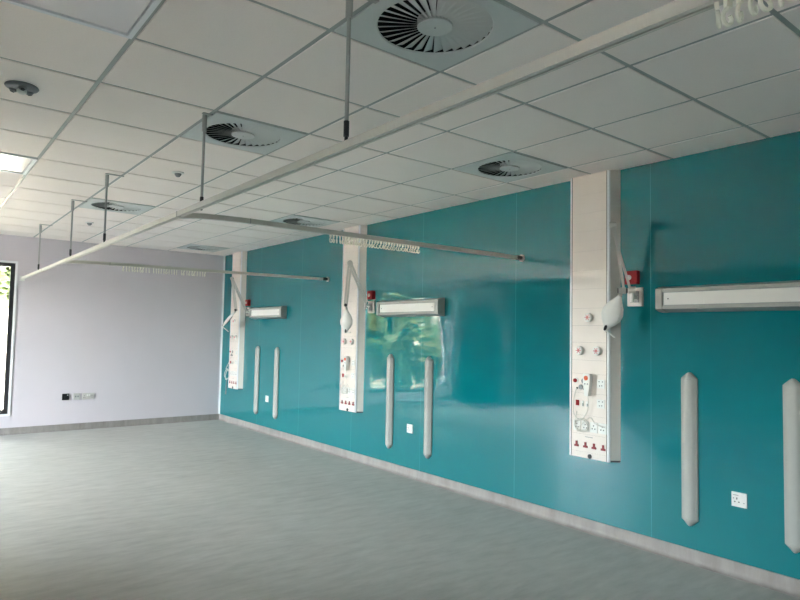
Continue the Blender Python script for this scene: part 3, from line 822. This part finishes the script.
# ------------------------------------------------------------------ outside the window
bm = bmesh.new(); box(bm, XL-0.5, 0.5, YF+T, YF+T+2.1, 2.72, 2.95); struct('sky_blocker', bm, 'render')  # overhang added outside to keep high sky light off the floor
bm = bmesh.new(); box(bm, -60, 60, YF+0.321, 90, -0.32, -0.12)
struct('ground', bm, 'paving')
bm = bmesh.new(); box(bm, -60, XL-0.201, -60, YF+0.320, -0.32, -0.12); struct('ground_side', bm, 'tarmac')
bm = bmesh.new(); box(bm, -3.6, 1.5, 14.4, 14.65, -0.12, 1.80); wl = finish(bm, 'garden_wall', 'render', None, bevel=0.01)
tag(wl, 'white rendered garden wall outside the window', 'wall')
def tree(x, y, h, rad, key, label, n, zlow):
    t = thing('tree', label, 'tree', (x, y, -0.12), 'trees outside the window')
    bm = bmesh.new(); tube(bm, smooth_path([(0, 0, 0), (0.05, 0.02, h*0.25), (-0.04, 0.05, h*0.5), (0.02, 0, h*0.8)], 4), 0.12, 10)
    for k in range(6):
        a = k*1.05; z = h*(0.3+0.08*k)
        tube(bm, [(0, 0, z), (0.5*rad*math.cos(a), 0.5*rad*math.sin(a), z+0.5), (0.85*rad*math.cos(a), 0.85*rad*math.sin(a), z+0.8)], 0.04, 6)
    finish(bm, 'trunk', 'bark', t, smooth=True)
    bm = bmesh.new(); rnd = random.Random(int(x*100)+3)
    blobs = [(rnd.uniform(-.6, .6)*rad, rnd.uniform(-.6, .6)*rad, rnd.uniform(zlow, h), rnd.uniform(.35, .6)*rad) for _ in range(26)]
    for k in range(n):
        bx, by, bz, br = rnd.choice(blobs)
        d = Vector((rnd.gauss(0, 1), rnd.gauss(0, 1), rnd.gauss(0, 1))).normalized()*br*rnd.uniform(.75, 1.05)
        c = Vector((bx, by, bz)) + d
        if c.z < 0.1: c.z = 0.1 + rnd.random()*0.3
        nn = (d.normalized() + Vector((rnd.uniform(-.7, .7), rnd.uniform(-.7, .7), rnd.uniform(-.2, .9)))).normalized()
        _, u, v = frame_of(nn); s = rnd.uniform(.09, .18)
        bm.faces.new([bm.verts.new(c + u*s), bm.verts.new(c + v*s*0.55), bm.verts.new(c - u*s), bm.verts.new(c - v*s*0.55)])
    finish(bm, 'foliage', key, t)
    return t
tree(-1.8, 22.5, 6.0, 2.2, 'leaf2', 'leafy tree rising behind the garden wall, seen at the window edge', 14000, 1.4)
tree(-10.6, 18.5, 6.5, 2.6, 'leaf2', 'broad pale green tree mirrored in the teal sheet', 13000, 0.5)
tree(-18.0, 20.0, 6.0, 2.4, 'leaf', 'darker green tree beyond the hedge, far left outside the window', 4000, 0.5)
tree(-14.5, 26.5, 8.0, 3.6, 'leaf', 'tall dark tree farthest from the window', 14000, 0.5)
tree(-6.8, 27.0, 8.5, 3.6, 'leaf2', 'tall pale tree at the back, between the garden wall tree and the broad tree', 14000, 0.5)
# clipped shrubs between the paving and the tree
def shrub(x, y, h, rad, key, label, n, sz=1.0):
    t = thing('shrub', label, 'shrub', (x, y, -0.12), 'shrubs outside the window')
    bm = bmesh.new()
    for k in range(5): tube(bm, [(0.05*math.cos(k*1.3), 0.05*math.sin(k*1.3), 0), (0.3*rad*math.cos(k*1.3), 0.3*rad*math.sin(k*1.3), h*0.5), (0.5*rad*math.cos(k*1.3), 0.5*rad*math.sin(k*1.3), h*0.85)], 0.018, 6)
    finish(bm, 'stem', 'bark', t, smooth=True)
    bm = bmesh.new(); rnd = random.Random(int(x*37))
    for k in range(n):
        a = rnd.uniform(0, 2*PI); q = rnd.random()**0.4; zz = rnd.uniform(0.05, 1)
        env = rad*(1-0.45*zz**3)*(0.85+0.15*math.sin(5*a+7*zz))
        c = Vector((env*q*math.cos(a), env*q*math.sin(a)*0.8, h*zz))
        nn = Vector((math.cos(a)+rnd.uniform(-.7, .7), math.sin(a)+rnd.uniform(-.7, .7), rnd.uniform(-.1, 1))).normalized()
        _, u, v = frame_of(nn); s_ = rnd.uniform(.04, .085)*sz
        bm.faces.new([bm.verts.new(c + u*s_), bm.verts.new(c + v*s_*0.6), bm.verts.new(c - u*s_), bm.verts.new(c - v*s_*0.6)])
    finish(bm, 'foliage', key, t)
for k, (x, h, key, w_) in enumerate(((-5.3, 1.7, 'leaf2', 'pale green shrub nearest the window, mirrored in the teal sheet'), (-6.9, 1.9, 'leaf', 'dark green shrub mirrored in the teal sheet, second along from the window'), (-8.5, 1.75, 'leaf2', 'pale green shrub mirrored in the teal sheet, third along from the window'), (-10.1, 1.9, 'leaf', 'dark green shrub farthest along from the window'))):
    shrub(x, 12.9, h, 0.78, key, w_, 3200)
shrub(-2.45, 16.4, 4.6, 1.4, 'leaf2', 'tall leafy shrub just behind the white garden wall', 9000, 1.8)

# ------------------------------------------------------------------ light
w = bpy.data.worlds.new('World'); scene.world = w; w.use_nodes = True
nt = w.node_tree; bg = nt.nodes['Background']
sky = nt.nodes.new('ShaderNodeTexSky')
sky.sky_type = 'NISHITA'; sky.sun_disc = False
sky.sun_elevation = math.radians(50); sky.sun_rotation = math.radians(120)
sky.air_density = 1.0; sky.dust_density = 3.0
hs = nt.nodes.new('ShaderNodeHueSaturation'); hs.inputs['Saturation'].default_value = 0.36
nt.links.new(sky.outputs['Color'], hs.inputs['Color']); nt.links.new(hs.outputs['Color'], bg.inputs['Color'])
SKY = 0.5; SUN = 2.6
bg.inputs['Strength'].default_value = SKY
sl = bpy.data.lights.new('sun', 'SUN'); sl.energy = SUN; sl.angle = math.radians(0.6); sl.color = (1, 0.95, 0.87)
so = bpy.data.objects.new('sun', sl); col.objects.link(so); so.location = (10, 0, 20)
sdir = Vector((0.75, 0.06, 0.66)).normalized()
so.rotation_euler = sdir.to_track_quat('Z', 'Y').to_euler()

# daylight portals in the far window and both added fill openings (they only steer sampling of the sky)
for c, sx, sz, dr in ((((WX0+WX1)/2, YF+0.2, (WZ0+WZ1)/2), WX1-WX0, WZ1-WZ0, (0, 1, 0)), ((XL-0.15, (LY0+LY1)/2, (LZ0+LZ1)/2), LY1-LY0, LZ1-LZ0, (-1, 0, 0)), ((XL-0.15, (NY0+NY1)/2, (NZ0+NZ1)/2), NY1-NY0, NZ1-NZ0, (-1, 0, 0))):
    al = bpy.data.lights.new('window_portal', 'AREA'); al.shape = 'RECTANGLE'; al.size = sx; al.size_y = sz
    al.cycles.is_portal = True
    ao = bpy.data.objects.new('window_portal', al); col.objects.link(ao); ao.location = c
    ao.rotation_euler = Vector(dr).to_track_quat('Z', 'Y').to_euler()

# ------------------------------------------------------------------ camera
YAW, PIT, ROL = 0.6705, 0.0553, 0.0193
f = Vector((math.sin(YAW)*math.cos(PIT), math.cos(YAW)*math.cos(PIT), math.sin(PIT)))
r_ = Vector((math.cos(YAW), -math.sin(YAW), 0)); u_ = r_.cross(f)
R_ = math.cos(ROL)*r_ + math.sin(ROL)*u_; U_ = -math.sin(ROL)*r_ + math.cos(ROL)*u_
cam = bpy.data.cameras.new('camera'); cam.sensor_width = 36; cam.lens = 618.33*36/800
cam.clip_start = 0.05
co = bpy.data.objects.new('camera', cam); col.objects.link(co)
mw = Matrix((R_, U_, -f)).transposed().to_4x4(); mw.translation = Vector((-4.0025, -0.903, 1.427))
co.matrix_world = mw
scene.camera = co
scene.view_settings.view_transform = 'Standard'
scene.view_settings.look = 'None'
scene.view_settings.gamma = 1.0
scene.view_settings.use_curve_mapping = False
scene.view_settings.exposure = 6.48
scene.cycles.max_bounces = 16
scene.cycles.diffuse_bounces = 10
scene.cycles.use_denoising = True
